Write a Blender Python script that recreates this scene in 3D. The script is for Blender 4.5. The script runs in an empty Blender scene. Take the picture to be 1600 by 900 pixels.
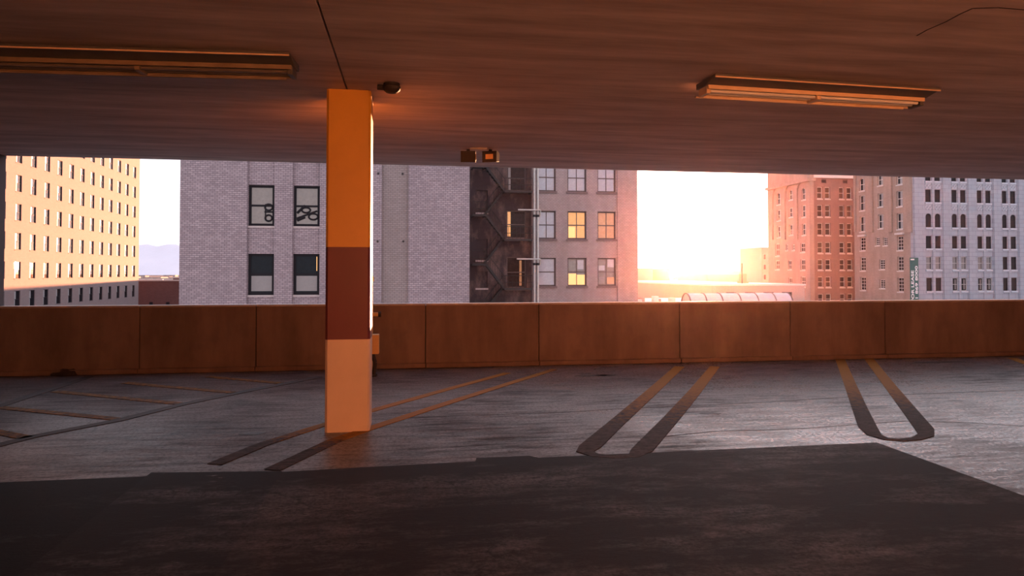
import bpy, bmesh, math, random
from mathutils import Vector, Matrix
random.seed(7)
R = math.radians
scene = bpy.context.scene
col = scene.collection

# ------------------------------------------------------------------ camera
F = 1067.0            # focal length in pixels of the 1600x900 frame (24 mm on 36 mm)
EYE = 1.5
PITCH = R(1.25)
PPY = 427 - F * math.tan(PITCH)      # principal point row; the horizon lies on row 427
cam_d = bpy.data.cameras.new('camera'); cam = bpy.data.objects.new('camera', cam_d); col.objects.link(cam)
cam_d.sensor_width = 36; cam_d.lens = 36 * F / 1600
cam_d.shift_y = -(450 - PPY) / 1600
cam_d.clip_end = 20000
cam.location = (0, 0, EYE); cam.rotation_euler = (math.pi / 2 + PITCH, 0, 0)
scene.camera = cam

# ------------------------------------------------------------------ light
SUN_ELEV = R(0.62)
sd = Vector((0.2605, 1.0, 0)).normalized()
SUN = Vector((sd.x * math.cos(SUN_ELEV), sd.y * math.cos(SUN_ELEV), math.sin(SUN_ELEV)))
ld = bpy.data.lights.new('sun', 'SUN'); sun = bpy.data.objects.new('sun', ld); col.objects.link(sun)
ld.energy = 27.0; ld.color = (1.0, 0.385, 0.175); ld.angle = R(0.53)
sun.location = (30, 120, 40)
sun.rotation_euler = SUN.to_track_quat('Z', 'Y').to_euler()

world = bpy.data.worlds.new('sky'); scene.world = world; world.use_nodes = True
nt = world.node_tree; nt.nodes.clear()
def N(t, kind, **kw):
    n = t.nodes.new(kind)
    for k, v in kw.items(): setattr(n, k, v)
    return n
def math_node(t, op, a, b=None, clamp=False):
    n = N(t, 'ShaderNodeMath', operation=op); n.use_clamp = clamp
    for i, v in enumerate((a, b)):
        if v is None: continue
        if isinstance(v, (int, float)): n.inputs[i].default_value = v
        else: t.links.new(v, n.inputs[i])
    return n.outputs[0]
geo = N(nt, 'ShaderNodeTexCoord')
nrm = N(nt, 'ShaderNodeVectorMath', operation='NORMALIZE'); nt.links.new(geo.outputs['Generated'], nrm.inputs[0])
dot = N(nt, 'ShaderNodeVectorMath', operation='DOT_PRODUCT'); nt.links.new(nrm.outputs[0], dot.inputs[0]); dot.inputs[1].default_value = SUN
dv = math_node(nt, 'MAXIMUM', dot.outputs['Value'], 0.0)
g_wide = math_node(nt, 'POWER', dv, 6.0)
g_mid = math_node(nt, 'POWER', dv, 90.0)
g_core = math_node(nt, 'POWER', dv, 2500.0)
disc = math_node(nt, 'GREATER_THAN', dot.outputs['Value'], math.cos(R(0.30)))
sep = N(nt, 'ShaderNodeSeparateXYZ'); nt.links.new(nrm.outputs[0], sep.inputs[0])
up = math_node(nt, 'MAXIMUM', sep.outputs['Z'], 0.0)
upc = math_node(nt, 'POWER', up, 0.6)
base = N(nt, 'ShaderNodeMix', data_type='RGBA'); nt.links.new(upc, base.inputs['Factor'])
base.inputs['A'].default_value = (1.12, 1.07, 1.12, 1); base.inputs['B'].default_value = (0.76, 0.78, 0.98, 1)
def scaled(fac, rgb):
    c = N(nt, 'ShaderNodeVectorMath', operation='SCALE'); c.inputs[0].default_value = rgb; nt.links.new(fac, c.inputs['Scale']); return c.outputs[0]
def vadd(a, b):
    c = N(nt, 'ShaderNodeVectorMath', operation='ADD'); nt.links.new(a, c.inputs[0]); nt.links.new(b, c.inputs[1]); return c.outputs[0]
skyc = vadd(base.outputs['Result'], scaled(g_wide, (0.9, 0.80, 0.82)))
skyc = vadd(skyc, scaled(g_mid, (3.6, 2.8, 2.2)))
skyc = vadd(skyc, scaled(g_core, (10, 6.5, 3.0)))
skyc = vadd(skyc, scaled(disc, (120, 85, 45)))
bg = N(nt, 'ShaderNodeBackground'); nt.links.new(skyc, bg.inputs['Color']); bg.inputs['Strength'].default_value = 1.0
wo = N(nt, 'ShaderNodeOutputWorld'); nt.links.new(bg.outputs[0], wo.inputs['Surface'])

vs = scene.view_settings
vs.view_transform = 'Standard'; vs.look = 'None'; vs.gamma = 1.0; vs.use_curve_mapping = False
vs.exposure = 0.22

# ------------------------------------------------------------------ pixel helpers
def ray(x, y):
    a = (x - 800) / F; b = (PPY - y) / F
    return Vector((a, math.cos(PITCH) - b * math.sin(PITCH), math.sin(PITCH) + b * math.cos(PITCH)))
EYEP = Vector((0, 0, EYE))
def flat_pt(x, y, z=0.0):                 # where the ray meets a level plane
    d = ray(x, y); return EYEP + d * ((z - EYE) / d.z)
def depth_pt(x, y, Y):
    d = ray(x, y); return EYEP + d * (Y / d.y)
class Frame:                              # a local frame standing on plan point O turned by ang
    def __init__(s, O, ang):
        s.O = Vector((O[0], O[1], 0)); s.a = ang
        s.u = Vector((math.cos(ang), math.sin(ang), 0)); s.v = Vector((-math.sin(ang), math.cos(ang), 0))
    def loc(s, p):
        q = Vector((p[0], p[1], 0)) - s.O; return (q.dot(s.u), q.dot(s.v), p[2])
    def on(s, x, y, d=0.0):               # (u, z) where the pixel ray meets the plane v = d
        r = ray(x, y); t = (d - (Vector((0, 0, 0)) - s.O).dot(s.v)) / r.dot(s.v)
        p = EYEP + r * t; q = s.loc(p); return q[0], q[2]
    def on_u(s, x, y, u0):                # (v, z) where the ray meets the plane u = u0
        r = ray(x, y); t = (u0 + s.O.dot(s.u)) / r.dot(s.u)
        q = s.loc(EYEP + r * t); return q[1], q[2]
GRID = R(8.6)

# ------------------------------------------------------------------ materials
MATS = {}
def new_mat(name):
    m = bpy.data.materials.new(name); m.use_nodes = True
    t = m.node_tree; t.nodes.clear()
    out = N(t, 'ShaderNodeOutputMaterial'); b = N(t, 'ShaderNodeBsdfPrincipled')
    t.links.new(b.outputs[0], out.inputs['Surface'])
    MATS[name] = m
    return m, t, b
def rgba(c): return (c[0], c[1], c[2], 1)
def mixc(t, fac, a, b):
    n = N(t, 'ShaderNodeMix', data_type='RGBA'); t.links.new(fac, n.inputs['Factor'])
    for k, v in (('A', a), ('B', b)):
        if isinstance(v, tuple): n.inputs[k].default_value = rgba(v)
        else: t.links.new(v, n.inputs[k])
    return n.outputs['Result']
def ramp(t, fac, lo, hi):
    n = N(t, 'ShaderNodeMapRange'); t.links.new(fac, n.inputs['Value'])
    n.inputs['From Min'].default_value = lo; n.inputs['From Max'].default_value = hi; return n.outputs['Result']
def noise(t, vec, scale, detail=4, rough=0.6):
    n = N(t, 'ShaderNodeTexNoise'); n.inputs['Scale'].default_value = scale; n.inputs['Detail'].default_value = detail; n.inputs['Roughness'].default_value = rough
    t.links.new(vec, n.inputs['Vector']); return n.outputs['Fac']
def mapped(t, scale=(1, 1, 1), rot=(0, 0, 0), coord='Object'):
    tc = N(t, 'ShaderNodeTexCoord'); mp = N(t, 'ShaderNodeMapping')
    mp.inputs['Scale'].default_value = scale; mp.inputs['Rotation'].default_value = rot
    t.links.new(tc.outputs[coord], mp.inputs['Vector']); return mp.outputs[0]
def bump(t, b, h, strength=0.3, dist=0.01):
    n = N(t, 'ShaderNodeBump'); n.inputs['Strength'].default_value = strength; n.inputs['Distance'].default_value = dist
    t.links.new(h, n.inputs['Height']); t.links.new(n.outputs[0], b.inputs['Normal'])
def plain(name, c, rough=0.6, metal=0.0, vary=0.12, scale=6.0, coat=0.0, spec=0.5, ior=1.5, emit=None, estr=0.0):
    m, t, b = new_mat(name)
    v = mapped(t)
    f = noise(t, v, scale)
    dark = tuple(x * (1 - vary) for x in c); lite = tuple(min(1, x * (1 + vary)) for x in c)
    t.links.new(mixc(t, ramp(t, f, 0.3, 0.7), dark, lite), b.inputs['Base Color'])
    b.inputs['Roughness'].default_value = rough; b.inputs['Metallic'].default_value = metal
    b.inputs['Coat Weight'].default_value = coat; b.inputs['Coat Roughness'].default_value = 0.02
    b.inputs['Specular IOR Level'].default_value = spec; b.inputs['IOR'].default_value = ior
    if emit:
        b.inputs['Emission Color'].default_value = rgba(emit); b.inputs['Emission Strength'].default_value = estr
    return m
def brick_mat(name, c1, c2, mortar, bw=0.24, rh=0.09, soot=None, stain=0.25, rough=0.85, ms=0.012):
    m, t, b = new_mat(name)
    tc = N(t, 'ShaderNodeTexCoord'); sp = N(t, 'ShaderNodeSeparateXYZ'); t.links.new(tc.outputs['Object'], sp.inputs[0])
    cb = N(t, 'ShaderNodeCombineXYZ'); t.links.new(math_node(t, 'ADD', sp.outputs['X'], sp.outputs['Y']), cb.inputs['X']); t.links.new(sp.outputs['Z'], cb.inputs['Y'])
    br = N(t, 'ShaderNodeTexBrick'); t.links.new(cb.outputs[0], br.inputs['Vector'])
    br.inputs['Scale'].default_value = 1; br.inputs['Brick Width'].default_value = bw; br.inputs['Row Height'].default_value = rh
    br.inputs['Mortar Size'].default_value = ms; br.inputs['Mortar Smooth'].default_value = 0.2
    br.inputs['Color1'].default_value = rgba(c1); br.inputs['Color2'].default_value = rgba(c2); br.inputs['Mortar'].default_value = rgba(mortar)
    st = mapped(t, (0.5, 0.5, 0.12))
    f = ramp(t, noise(t, st, 1.6, 6, 0.65), 0.35, 0.75)
    f2 = math_node(t, 'MULTIPLY', f, stain)
    c = mixc(t, f2, br.outputs['Color'], tuple(x * 0.45 for x in c1))
    if soot:
        g = ramp(t, noise(t, mapped(t, (0.8, 0.8, 0.35)), 1.1, 6, 0.7), 0.44, 0.68)
        c = mixc(t, g, soot, c)
    t.links.new(c, b.inputs['Base Color']); b.inputs['Roughness'].default_value = rough
    bump(t, b, br.outputs['Fac'], 0.3, -0.01)
    return m

# concrete floor: streaky, worn smooth, patchy gloss
m, t, b = new_mat('concrete_floor')
v = mapped(t, (0.45, 2.0, 1)); v2 = mapped(t); v3 = mapped(t, (0.8, 5.0, 1), (0, 0, R(14)))
f1 = noise(t, v, 1.5, 9, 0.75); f2 = noise(t, v2, 0.5, 4, 0.55); f3 = noise(t, v2, 30, 6, 0.8); f4 = noise(t, v3, 2.2, 8, 0.75)
worn = ramp(t, math_node(t, 'ADD', math_node(t, 'MULTIPLY', f1, 0.6), math_node(t, 'MULTIPLY', f4, 0.4)), 0.42, 0.58)
c = mixc(t, worn, (0.045, 0.038, 0.042), (0.17, 0.152, 0.158))
c = mixc(t, math_node(t, 'MULTIPLY', ramp(t, f2, 0.45, 0.6), 0.6), c, (0.21, 0.195, 0.195))
c = mixc(t, math_node(t, 'MULTIPLY', ramp(t, f3, 0.48, 0.62), 0.65), c, (0.035, 0.03, 0.033))
vo = N(t, 'ShaderNodeTexVoronoi', feature='DISTANCE_TO_EDGE'); vo.inputs['Scale'].default_value = 0.35
wv = N(t, 'ShaderNodeVectorMath', operation='ADD'); nz = N(t, 'ShaderNodeTexNoise'); nz.inputs['Scale'].default_value = 1.2; nz.inputs['Detail'].default_value = 6
t.links.new(v2, nz.inputs['Vector']); t.links.new(v2, wv.inputs[0]); t.links.new(nz.outputs['Color'], wv.inputs[1]); t.links.new(wv.outputs[0], vo.inputs['Vector'])
crack = math_node(t, 'MULTIPLY', ramp(t, vo.outputs['Distance'], 0.006, 0.0), ramp(t, f2, 0.5, 0.6))
c = mixc(t, crack, c, (0.02, 0.018, 0.018))
t.links.new(c, b.inputs['Base Color'])
gl_ = math_node(t, 'MULTIPLY', ramp(t, math_node(t, 'ADD', math_node(t, 'MULTIPLY', f4, 0.55), math_node(t, 'MULTIPLY', f2, 0.45)), 0.40, 0.60), ramp(t, f3, 0.66, 0.42))
sx = N(t, 'ShaderNodeSeparateXYZ'); t.links.new(v2, sx.inputs[0])      # edge shade put into the gloss, which drops toward the left
side_gloss = ramp(t, math_node(t, 'ADD', sx.outputs['X'], math_node(t, 'MULTIPLY', f2, 4.0)), -4.5, 4.5)
gl_ = math_node(t, 'MULTIPLY', gl_, math_node(t, 'ADD', math_node(t, 'MULTIPLY', side_gloss, 0.95), 0.15))
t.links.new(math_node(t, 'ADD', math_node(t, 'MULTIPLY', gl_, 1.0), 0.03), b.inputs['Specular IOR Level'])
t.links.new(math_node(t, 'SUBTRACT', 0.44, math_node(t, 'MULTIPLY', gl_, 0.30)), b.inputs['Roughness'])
bump(t, b, math_node(t, 'ADD', f3, math_node(t, 'MULTIPLY', f4, 0.8)), 0.3, 0.004)

# dark traffic coating, worn through in patches
def coating(name, dark, worn, lo, hi, scuff=0.0):
    m, t, b = new_mat(name)
    v = mapped(t, (0.6, 1.5, 1)); v2 = mapped(t); v3 = mapped(t, (1.2, 3.5, 1), (0, 0, R(20)))
    f1 = noise(t, v, 0.9, 9, 0.7); f3 = noise(t, v2, 34, 6, 0.85); f4 = noise(t, v3, 3.0, 9, 0.8)
    w = math_node(t, 'MULTIPLY', ramp(t, f1, lo, hi), ramp(t, math_node(t, 'ADD', math_node(t, 'MULTIPLY', f3, 0.5), math_node(t, 'MULTIPLY', f4, 0.5)), 0.44, 0.60))
    c = mixc(t, w, dark, worn)
    c = mixc(t, math_node(t, 'MULTIPLY', ramp(t, f4, 0.62, 0.72), scuff), c, (0.5, 0.48, 0.5))
    vo = N(t, 'ShaderNodeTexVoronoi', feature='DISTANCE_TO_EDGE'); vo.inputs['Scale'].default_value = 0.45
    wv = N(t, 'ShaderNodeVectorMath', operation='ADD'); nz = N(t, 'ShaderNodeTexNoise'); nz.inputs['Scale'].default_value = 1.6; nz.inputs['Detail'].default_value = 6
    t.links.new(v2, nz.inputs['Vector']); t.links.new(v2, wv.inputs[0]); t.links.new(nz.outputs['Color'], wv.inputs[1]); t.links.new(wv.outputs[0], vo.inputs['Vector'])
    crack = math_node(t, 'MULTIPLY', ramp(t, vo.outputs['Distance'], 0.008, 0.0), ramp(t, f1, 0.48, 0.56))
    c = mixc(t, crack, c, (0.008, 0.007, 0.007))
    t.links.new(c, b.inputs['Base Color'])
    b.inputs['Roughness'].default_value = 0.62
    t.links.new(math_node(t, 'ADD', math_node(t, 'MULTIPLY', w, 0.5), 0.12), b.inputs['Specular IOR Level'])
    bump(t, b, math_node(t, 'ADD', f3, f4), 0.6, 0.006)
    return m
coating('coat_main', (0.019, 0.0165, 0.019), (0.105, 0.093, 0.094), 0.47, 0.62)
coating('coat_worn', (0.015, 0.015, 0.019), (0.12, 0.115, 0.13), 0.50, 0.64, 0.9)
coating('coat_dark', (0.008, 0.009, 0.012), (0.03, 0.03, 0.035), 0.52, 0.68)

# board-marked concrete ceiling
m, t, b = new_mat('concrete_ceiling')
v = mapped(t, (0.35, 3.0, 1)); f1 = noise(t, v, 1.6, 8, 0.65); f2 = noise(t, mapped(t), 0.6, 3)
c = mixc(t, ramp(t, f1, 0.35, 0.68), (0.44, 0.35, 0.34), (0.78, 0.65, 0.63))
c = mixc(t, math_node(t, 'MULTIPLY', ramp(t, f2, 0.5, 0.7), 0.35), c, (0.42, 0.33, 0.32))
t.links.new(c, b.inputs['Base Color']); b.inputs['Roughness'].default_value = 0.75
bump(t, b, f1, 0.25, 0.01)

# tan parapet with water stains running down
m, t, b = new_mat('parapet_concrete')
v = mapped(t, (1.3, 1.3, 0.3)); f1 = noise(t, v, 1.2, 7, 0.65); f2 = noise(t, mapped(t), 3.0, 5)
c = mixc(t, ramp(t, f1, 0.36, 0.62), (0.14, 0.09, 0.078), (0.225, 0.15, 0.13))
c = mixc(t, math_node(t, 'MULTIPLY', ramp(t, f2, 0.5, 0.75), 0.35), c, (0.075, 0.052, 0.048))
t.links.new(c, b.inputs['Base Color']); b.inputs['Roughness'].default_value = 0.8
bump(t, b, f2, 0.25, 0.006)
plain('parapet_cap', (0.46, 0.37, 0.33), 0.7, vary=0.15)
plain('back_wall', (0.88, 0.74, 0.60), 0.8, vary=0.1, scale=1.5)
plain('dark_wall', (0.07, 0.062, 0.068), 0.85, vary=0.1, scale=1.5)
plain('side_wall', (0.36, 0.32, 0.31), 0.85, vary=0.1, scale=1.5)

plain('paint_ochre', (0.72, 0.34, 0.03), 0.38, vary=0.05, scale=3)
plain('paint_maroon', (0.145, 0.022, 0.032), 0.42, vary=0.06, scale=3)
plain('paint_cream', (0.74, 0.55, 0.43), 0.45, vary=0.05, scale=3)

# worn stall paint: attribute "t" runs from fresh yellow (1) to rubbed-down brown (0)
m, t, b = new_mat('line_paint')
at = N(t, 'ShaderNodeAttribute', attribute_name='t')
f1 = noise(t, mapped(t, (1, 1, 1)), 14, 6, 0.7)
f5 = noise(t, mapped(t, (1, 3, 1)), 9, 8, 0.8)
k = ramp(t, math_node(t, 'ADD', at.outputs['Fac'], math_node(t, 'MULTIPLY', math_node(t, 'SUBTRACT', f1, 0.5), 1.1)), 0.35, 0.75)
t.links.new(mixc(t, k, mixc(t, ramp(t, f5, 0.42, 0.6), (0.03, 0.021, 0.02), (0.10, 0.078, 0.074)), (0.36, 0.165, 0.032)), b.inputs['Base Color']); b.inputs['Roughness'].default_value = 0.7; b.inputs['Specular IOR Level'].default_value = 0.15
bump(t, b, f1, 0.3, 0.004)
plain('line_dark', (0.045, 0.035, 0.035), 0.7, vary=0.25, scale=12)
plain('stain', (0.03, 0.025, 0.025), 0.5, vary=0.3, scale=12)

plain('fixture_enamel', (0.80, 0.56, 0.34), 0.4, vary=0.06)
plain('fixture_shaded', (0.26, 0.18, 0.11), 0.5, vary=0.2)  # left strip light's dimness put into a darker enamel colour
plain('tube_shaded', (0.16, 0.13, 0.11), 0.35)  # same shade put into the tube colour
plain('fixture_dark', (0.10, 0.09, 0.085), 0.5)
plain('lamp_tube', (0.82, 0.78, 0.72), 0.2, vary=0.03)
plain('dark_metal', (0.035, 0.028, 0.028), 0.65, 0.0, spec=0.25)
plain('lens_amber', (0.85, 0.50, 0.18), 0.2, coat=1.0)
plain('galv_pipe', (0.55, 0.50, 0.47), 0.45, 0.3)
plain('valve_box', (0.68, 0.40, 0.14), 0.5)

brick_mat('grey_brick', (0.28, 0.205, 0.222), (0.40, 0.30, 0.315), (0.13, 0.095, 0.108), rh=0.10, stain=0.35)
brick_mat('brown_brick', (0.27, 0.20, 0.19), (0.32, 0.24, 0.23), (0.15, 0.11, 0.11), rh=0.10, stain=0.35)
brick_mat('wing_brick', (0.36, 0.265, 0.26), (0.43, 0.325, 0.31), (0.25, 0.185, 0.18), rh=0.11, stain=0.5)
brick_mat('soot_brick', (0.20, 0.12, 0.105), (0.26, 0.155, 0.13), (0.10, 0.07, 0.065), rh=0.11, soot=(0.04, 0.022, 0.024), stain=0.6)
brick_mat('tan_stone', (0.205, 0.15, 0.15), (0.225, 0.165, 0.165), (0.185, 0.138, 0.138), bw=0.5, rh=0.22, stain=0.12)
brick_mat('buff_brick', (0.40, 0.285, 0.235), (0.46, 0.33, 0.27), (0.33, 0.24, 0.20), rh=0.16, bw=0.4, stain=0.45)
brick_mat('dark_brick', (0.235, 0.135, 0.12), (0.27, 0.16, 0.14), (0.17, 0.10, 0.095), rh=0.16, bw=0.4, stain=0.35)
brick_mat('white_terracotta', (0.38, 0.37, 0.42), (0.43, 0.42, 0.47), (0.25, 0.24, 0.285), bw=1.5, rh=0.75, stain=0.15, ms=0.03)
brick_mat('oxblood_brick', (0.085, 0.035, 0.035), (0.10, 0.045, 0.045), (0.07, 0.03, 0.03), bw=0.4, rh=0.16, stain=0.3)
plain('glass_dark', (0.010, 0.012, 0.016), 0.015, spec=0.12, vary=0.2)
plain('glass_brown', (0.03, 0.016, 0.015), 0.12, vary=0.3, spec=0.15)
plain('glass_sky', (0.42, 0.38, 0.42), 0.12, coat=1.0, vary=0.08)  # reflected sky put into the pale base colour
plain('glass_tan', (0.20, 0.155, 0.135), 0.15, coat=1.0, vary=0.1)
plain('glass_glow', (0.5, 0.25, 0.08), 0.15, coat=1.0, emit=(1.0, 0.42, 0.10), estr=0.42)  # emission stands in for sunset light on the panes, also in the next two
plain('glass_glow_bright', (0.5, 0.25, 0.08), 0.15, coat=1.0, emit=(1.0, 0.50, 0.16), estr=0.95)
plain('glass_glow_dim', (0.35, 0.2, 0.1), 0.15, coat=1.0, emit=(1.0, 0.36, 0.12), estr=0.15)
plain('blind_white', (0.27, 0.28, 0.29), 0.5, coat=1.0, vary=0.03)
plain('blind_grey', (0.24, 0.205, 0.20), 0.5, vary=0.05)
plain('frame_black', (0.018, 0.015, 0.018), 0.7, spec=0.1)
plain('frame_brown', (0.09, 0.05, 0.045), 0.5)
plain('frame_pale', (0.62, 0.56, 0.54), 0.5)
plain('sill_stone', (0.42, 0.33, 0.32), 0.8)
plain('sill_dark', (0.17, 0.11, 0.105), 0.8)
plain('sill_white', (0.56, 0.55, 0.60), 0.7)
plain('roof_white', (0.72, 0.66, 0.62), 0.6)
plain('roof_grey', (0.36, 0.32, 0.31), 0.8)
plain('stucco_pink', (0.52, 0.36, 0.30), 0.8)
plain('stucco_orange', (0.50, 0.30, 0.18), 0.8)
plain('city_mix', (0.42, 0.34, 0.30), 0.8, vary=0.4, scale=0.3)
plain('street', (0.10, 0.095, 0.10), 0.9, vary=0.3, scale=0.02)
plain('hill_haze_tint', (0.84, 0.79, 0.84), 1.0, vary=0.06, scale=0.002)  # distance haze put into the pale colour
plain('iron', (0.022, 0.016, 0.016), 0.6, 0.2)
plain('sign_green', (0.03, 0.11, 0.095), 0.5)
plain('sign_white', (0.85, 0.85, 0.85), 0.5, vary=0.02)
plain('vault_panel', (0.62, 0.46, 0.46), 0.22, 0.2, vary=0.05)
plain('vault_rib', (0.12, 0.07, 0.07), 0.5)

# ------------------------------------------------------------------ mesh helpers
def box(bm, x0, x1, y0, y1, z0, z1, M=None):
    vs_ = [bm.verts.new((M @ Vector(p)) if M else p) for p in ((x0, y0, z0), (x1, y0, z0), (x1, y1, z0), (x0, y1, z0), (x0, y0, z1), (x1, y0, z1), (x1, y1, z1), (x0, y1, z1))]
    for f in ((0, 3, 2, 1), (4, 5, 6, 7), (0, 1, 5, 4), (1, 2, 6, 5), (2, 3, 7, 6), (3, 0, 4, 7)): bm.faces.new([vs_[i] for i in f])
def prism(bm, pts, z0, z1, axis='z'):     # extrude a polygon (counter-clockwise) along an axis
    def P(a, b_, c_): return (a, b_, c_) if axis == 'z' else ((c_, a, b_) if axis == 'x' else (a, c_, b_))
    lo = [bm.verts.new(P(a, b_, z0)) for a, b_ in pts]; hi = [bm.verts.new(P(a, b_, z1)) for a, b_ in pts]
    n = len(pts); bm.faces.new(lo[::-1]); bm.faces.new(hi)
    for i in range(n): bm.faces.new((lo[i], lo[(i + 1) % n], hi[(i + 1) % n], hi[i]))
def tube(bm, p0, p1, r, n=10, r1=None, cap=True):
    p0 = Vector(p0); p1 = Vector(p1); d = (p1 - p0).normalized(); r1 = r if r1 is None else r1
    a = d.orthogonal().normalized(); c = d.cross(a)
    A = [bm.verts.new(p0 + (a * math.cos(2 * math.pi * i / n) + c * math.sin(2 * math.pi * i / n)) * r) for i in range(n)]
    B = [bm.verts.new(p1 + (a * math.cos(2 * math.pi * i / n) + c * math.sin(2 * math.pi * i / n)) * r1) for i in range(n)]
    for i in range(n): bm.faces.new((A[i], A[(i + 1) % n], B[(i + 1) % n], B[i]))
    if cap: bm.faces.new(A[::-1]); bm.faces.new(B)
def polytube(bm, pts, r, n=8):
    for a, b_ in zip(pts[:-1], pts[1:]): tube(bm, a, b_, r, n)
def mesh_of(bm, name, mat=None, bev=0.0, smooth=False):
    if bev:
        bmesh.ops.bevel(bm, geom=list(bm.edges), offset=bev, segments=2, affect='EDGES', profile=0.5)
    bmesh.ops.recalc_face_normals(bm, faces=list(bm.faces))
    me = bpy.data.meshes.new(name); bm.to_mesh(me); bm.free()
    if mat: me.materials.append(MATS[mat])
    if smooth:
        for p in me.polygons: p.use_smooth = True
    return me
def obj(name, me, parent=None, loc=(0, 0, 0), rotz=0.0, rot=None):
    o = bpy.data.objects.new(name, me); col.objects.link(o); o.parent = parent
    o.location = loc; o.rotation_euler = rot if rot else (0, 0, rotz)
    return o
def part(name, fn, mat, parent, bev=0.0, smooth=False, **kw):
    bm = bmesh.new(); fn(bm); return obj(name, mesh_of(bm, name, mat, bev, smooth), parent, **kw)
def bpart(name, dims, mat, parent, bev=0.0, **kw):
    return part(name, lambda bm: box(bm, *dims), mat, parent, bev, **kw)
def tag(o, label, cat=None, group=None, kind=None):
    o['label'] = label
    if cat: o['category'] = cat
    if group: o['group'] = group
    if kind: o['kind'] = kind
    return o
def thing(name, label, cat, loc=(0, 0, 0), rotz=0.0, group=None):
    return tag(obj(name, None, None, loc, rotz), label, cat, group)

# ------------------------------------------------------------------ garage frame
G = Frame(flat_pt(800, 571.5)[:2], GRID)          # origin at the foot of the parapet straight ahead
def gl(x, y, z=0.0): return G.loc(flat_pt(x, y, z))
CEIL = EYE + 1.17 * EYE
UL, UR, VB = -9.3, 16.5, -14.6                   # left, right and back limits of the deck
g_loc = (G.O.x, G.O.y, 0)

def struct(name, label, cat, me=None):
    o = obj(name, me, None, g_loc, GRID); tag(o, label, cat, kind='structure'); return o

# floor slab with coating panels, lines and stains as parts
bm = bmesh.new(); box(bm, UL, UR, VB, 0.25, -0.3, 0)
floor = struct('floor', 'worn grey concrete parking deck floor with scuffed patches', 'floor', mesh_of(bm, 'floor', 'concrete_floor'))
ua, va, _ = gl(440, 738); ub, vb, _ = gl(1370, 692); uc, vc, _ = gl(236, 739); ud, vd, _ = gl(60, 752)
n0, nv, _ = gl(745, 717); n1, _, _ = gl(830, 717)
vm = (va + vb) / 2
def coat_main(bm):
    prism(bm, [(ua, VB + .02), (ub, VB + .02), (ub, vb), (n1 + .06, vm + .03), (n1, vm + .10), (n0, vm + .10), (n0 - .02, vm + .0), (ua, va)], 0.0005, 0.004)
part('coating_panel', coat_main, 'coat_main', floor)
part('coating_panel', lambda bm: prism(bm, [(uc, VB + .02), (ua, VB + .02), (ua, va + .02), (uc, vc)], 0.0005, 0.0035), 'coat_worn', floor)
part('coating_panel', lambda bm: prism(bm, [(UL + .02, VB + .02), (uc, VB + .02), (uc, vd), (UL + .02, vd)], 0.0005, 0.0035), 'coat_dark', floor)

def strip(name, px, width, mat, tvals=None, z=0.006):
    pts = [Vector(gl(*p)[:2]) for p in px]
    n = len(pts); bm = bmesh.new(); lay = bm.verts.layers.float.new('t')
    w = width if isinstance(width, (list, tuple)) else [width] * n
    # resample so that worn paint can vary along the line
    L, Rr = [], []
    P, Wd, T = [], [], []
    tv = tvals or [1] * n
    for i in range(n - 1):
        m_ = max(1, int((pts[i + 1] - pts[i]).length / 0.3))
        for j in range(m_):
            k = j / m_; P.append(pts[i].lerp(pts[i + 1], k)); Wd.append(w[i] * (1 - k) + w[i + 1] * k); T.append(tv[i] * (1 - k) + tv[i + 1] * k)
    P.append(pts[-1]); Wd.append(w[-1]); T.append(tv[-1])
    for i, p in enumerate(P):
        d = (P[min(i + 1, len(P) - 1)] - P[max(i - 1, 0)]).normalized(); nn = Vector((-d.y, d.x))
        row = []
        for s in (-1, 1):
            q = p + nn * s * Wd[i] / 2
            for zz in (z, 0.0008):
                v_ = bm.verts.new((q.x, q.y, zz)); v_[lay] = T[i]; row.append(v_)
        L.append(row)
    for a, c_ in zip(L[:-1], L[1:]):
        bm.faces.new((a[0], c_[0], c_[2], a[2])); bm.faces.new((a[1], c_[1], c_[0], a[0])); bm.faces.new((a[2], c_[2], c_[3], a[3]))
    return obj(name, mesh_of(bm, name, mat), floor)
# hairpin stall marks
strip('stall_line', [(1312, 560), (1328, 600), (1344, 640), (1356, 668), (1366, 680), (1384, 686), (1408, 688), (1432, 686), (1447, 680), (1444, 670), (1420, 640), (1388, 600), (1357, 560)],
      [.15, .15, .16, .17, .13, .09, .08, .09, .13, .17, .16, .15, .15], 'line_paint', [1.1, .75, .35, .12, 0, 0, 0, 0, 0, .1, .35, .85, 1.1])
strip('stall_line', [(1062, 573), (1010, 620), (960, 664), (922, 698), (914, 706), (930, 712), (960, 714.5), (990, 713), (1003, 704), (1050, 653), (1085, 613), (1117, 573)],
      [.15, .16, .17, .19, .15, .1, .09, .11, .18, .17, .16, .15], 'line_paint', [1.1, .7, .35, .05, 0, 0, 0, 0, .05, .4, .75, 1.1])
# pair of lines running past the column
strip('stall_line', [(793, 583), (690, 611), (577, 643), (490, 669), (410, 695), (335, 726)], [.11, .11, .11, .11, .13, .13], 'line_paint', [.95, 1.05, 1.0, .8, .25, 0])
strip('stall_line', [(866, 577.5), (800, 598), (690, 633), (577, 670), (520, 690), (425, 735)], [.11, .11, .12, .12, .14, .14], 'line_paint', [.6, .95, 1.1, 1.0, .5, 0])
strip('stall_line', [(1582, 560), (1640, 581), (1720, 614)], .15, 'line_paint', [1, .9, .7])
# hatched corner
strip('hatch_line', [(500, 589), (367, 615), (283, 632.5), (185, 657), (49, 683), (-30, 703)], .13, 'line_dark')
strip('hatch_line', [(140, 589), (60, 615), (-10, 638)], .12, 'line_dark')
for a, b_ in (((195, 598.5), (367, 614)), ((86, 612), (280, 631)), ((0, 637), (182, 655)), ((-20, 672), (42, 684.6)), ((325, 589), (439, 599))):
    strip('hatch_line', [a, b_], .12, 'line_paint', [.52, .52])
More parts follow.
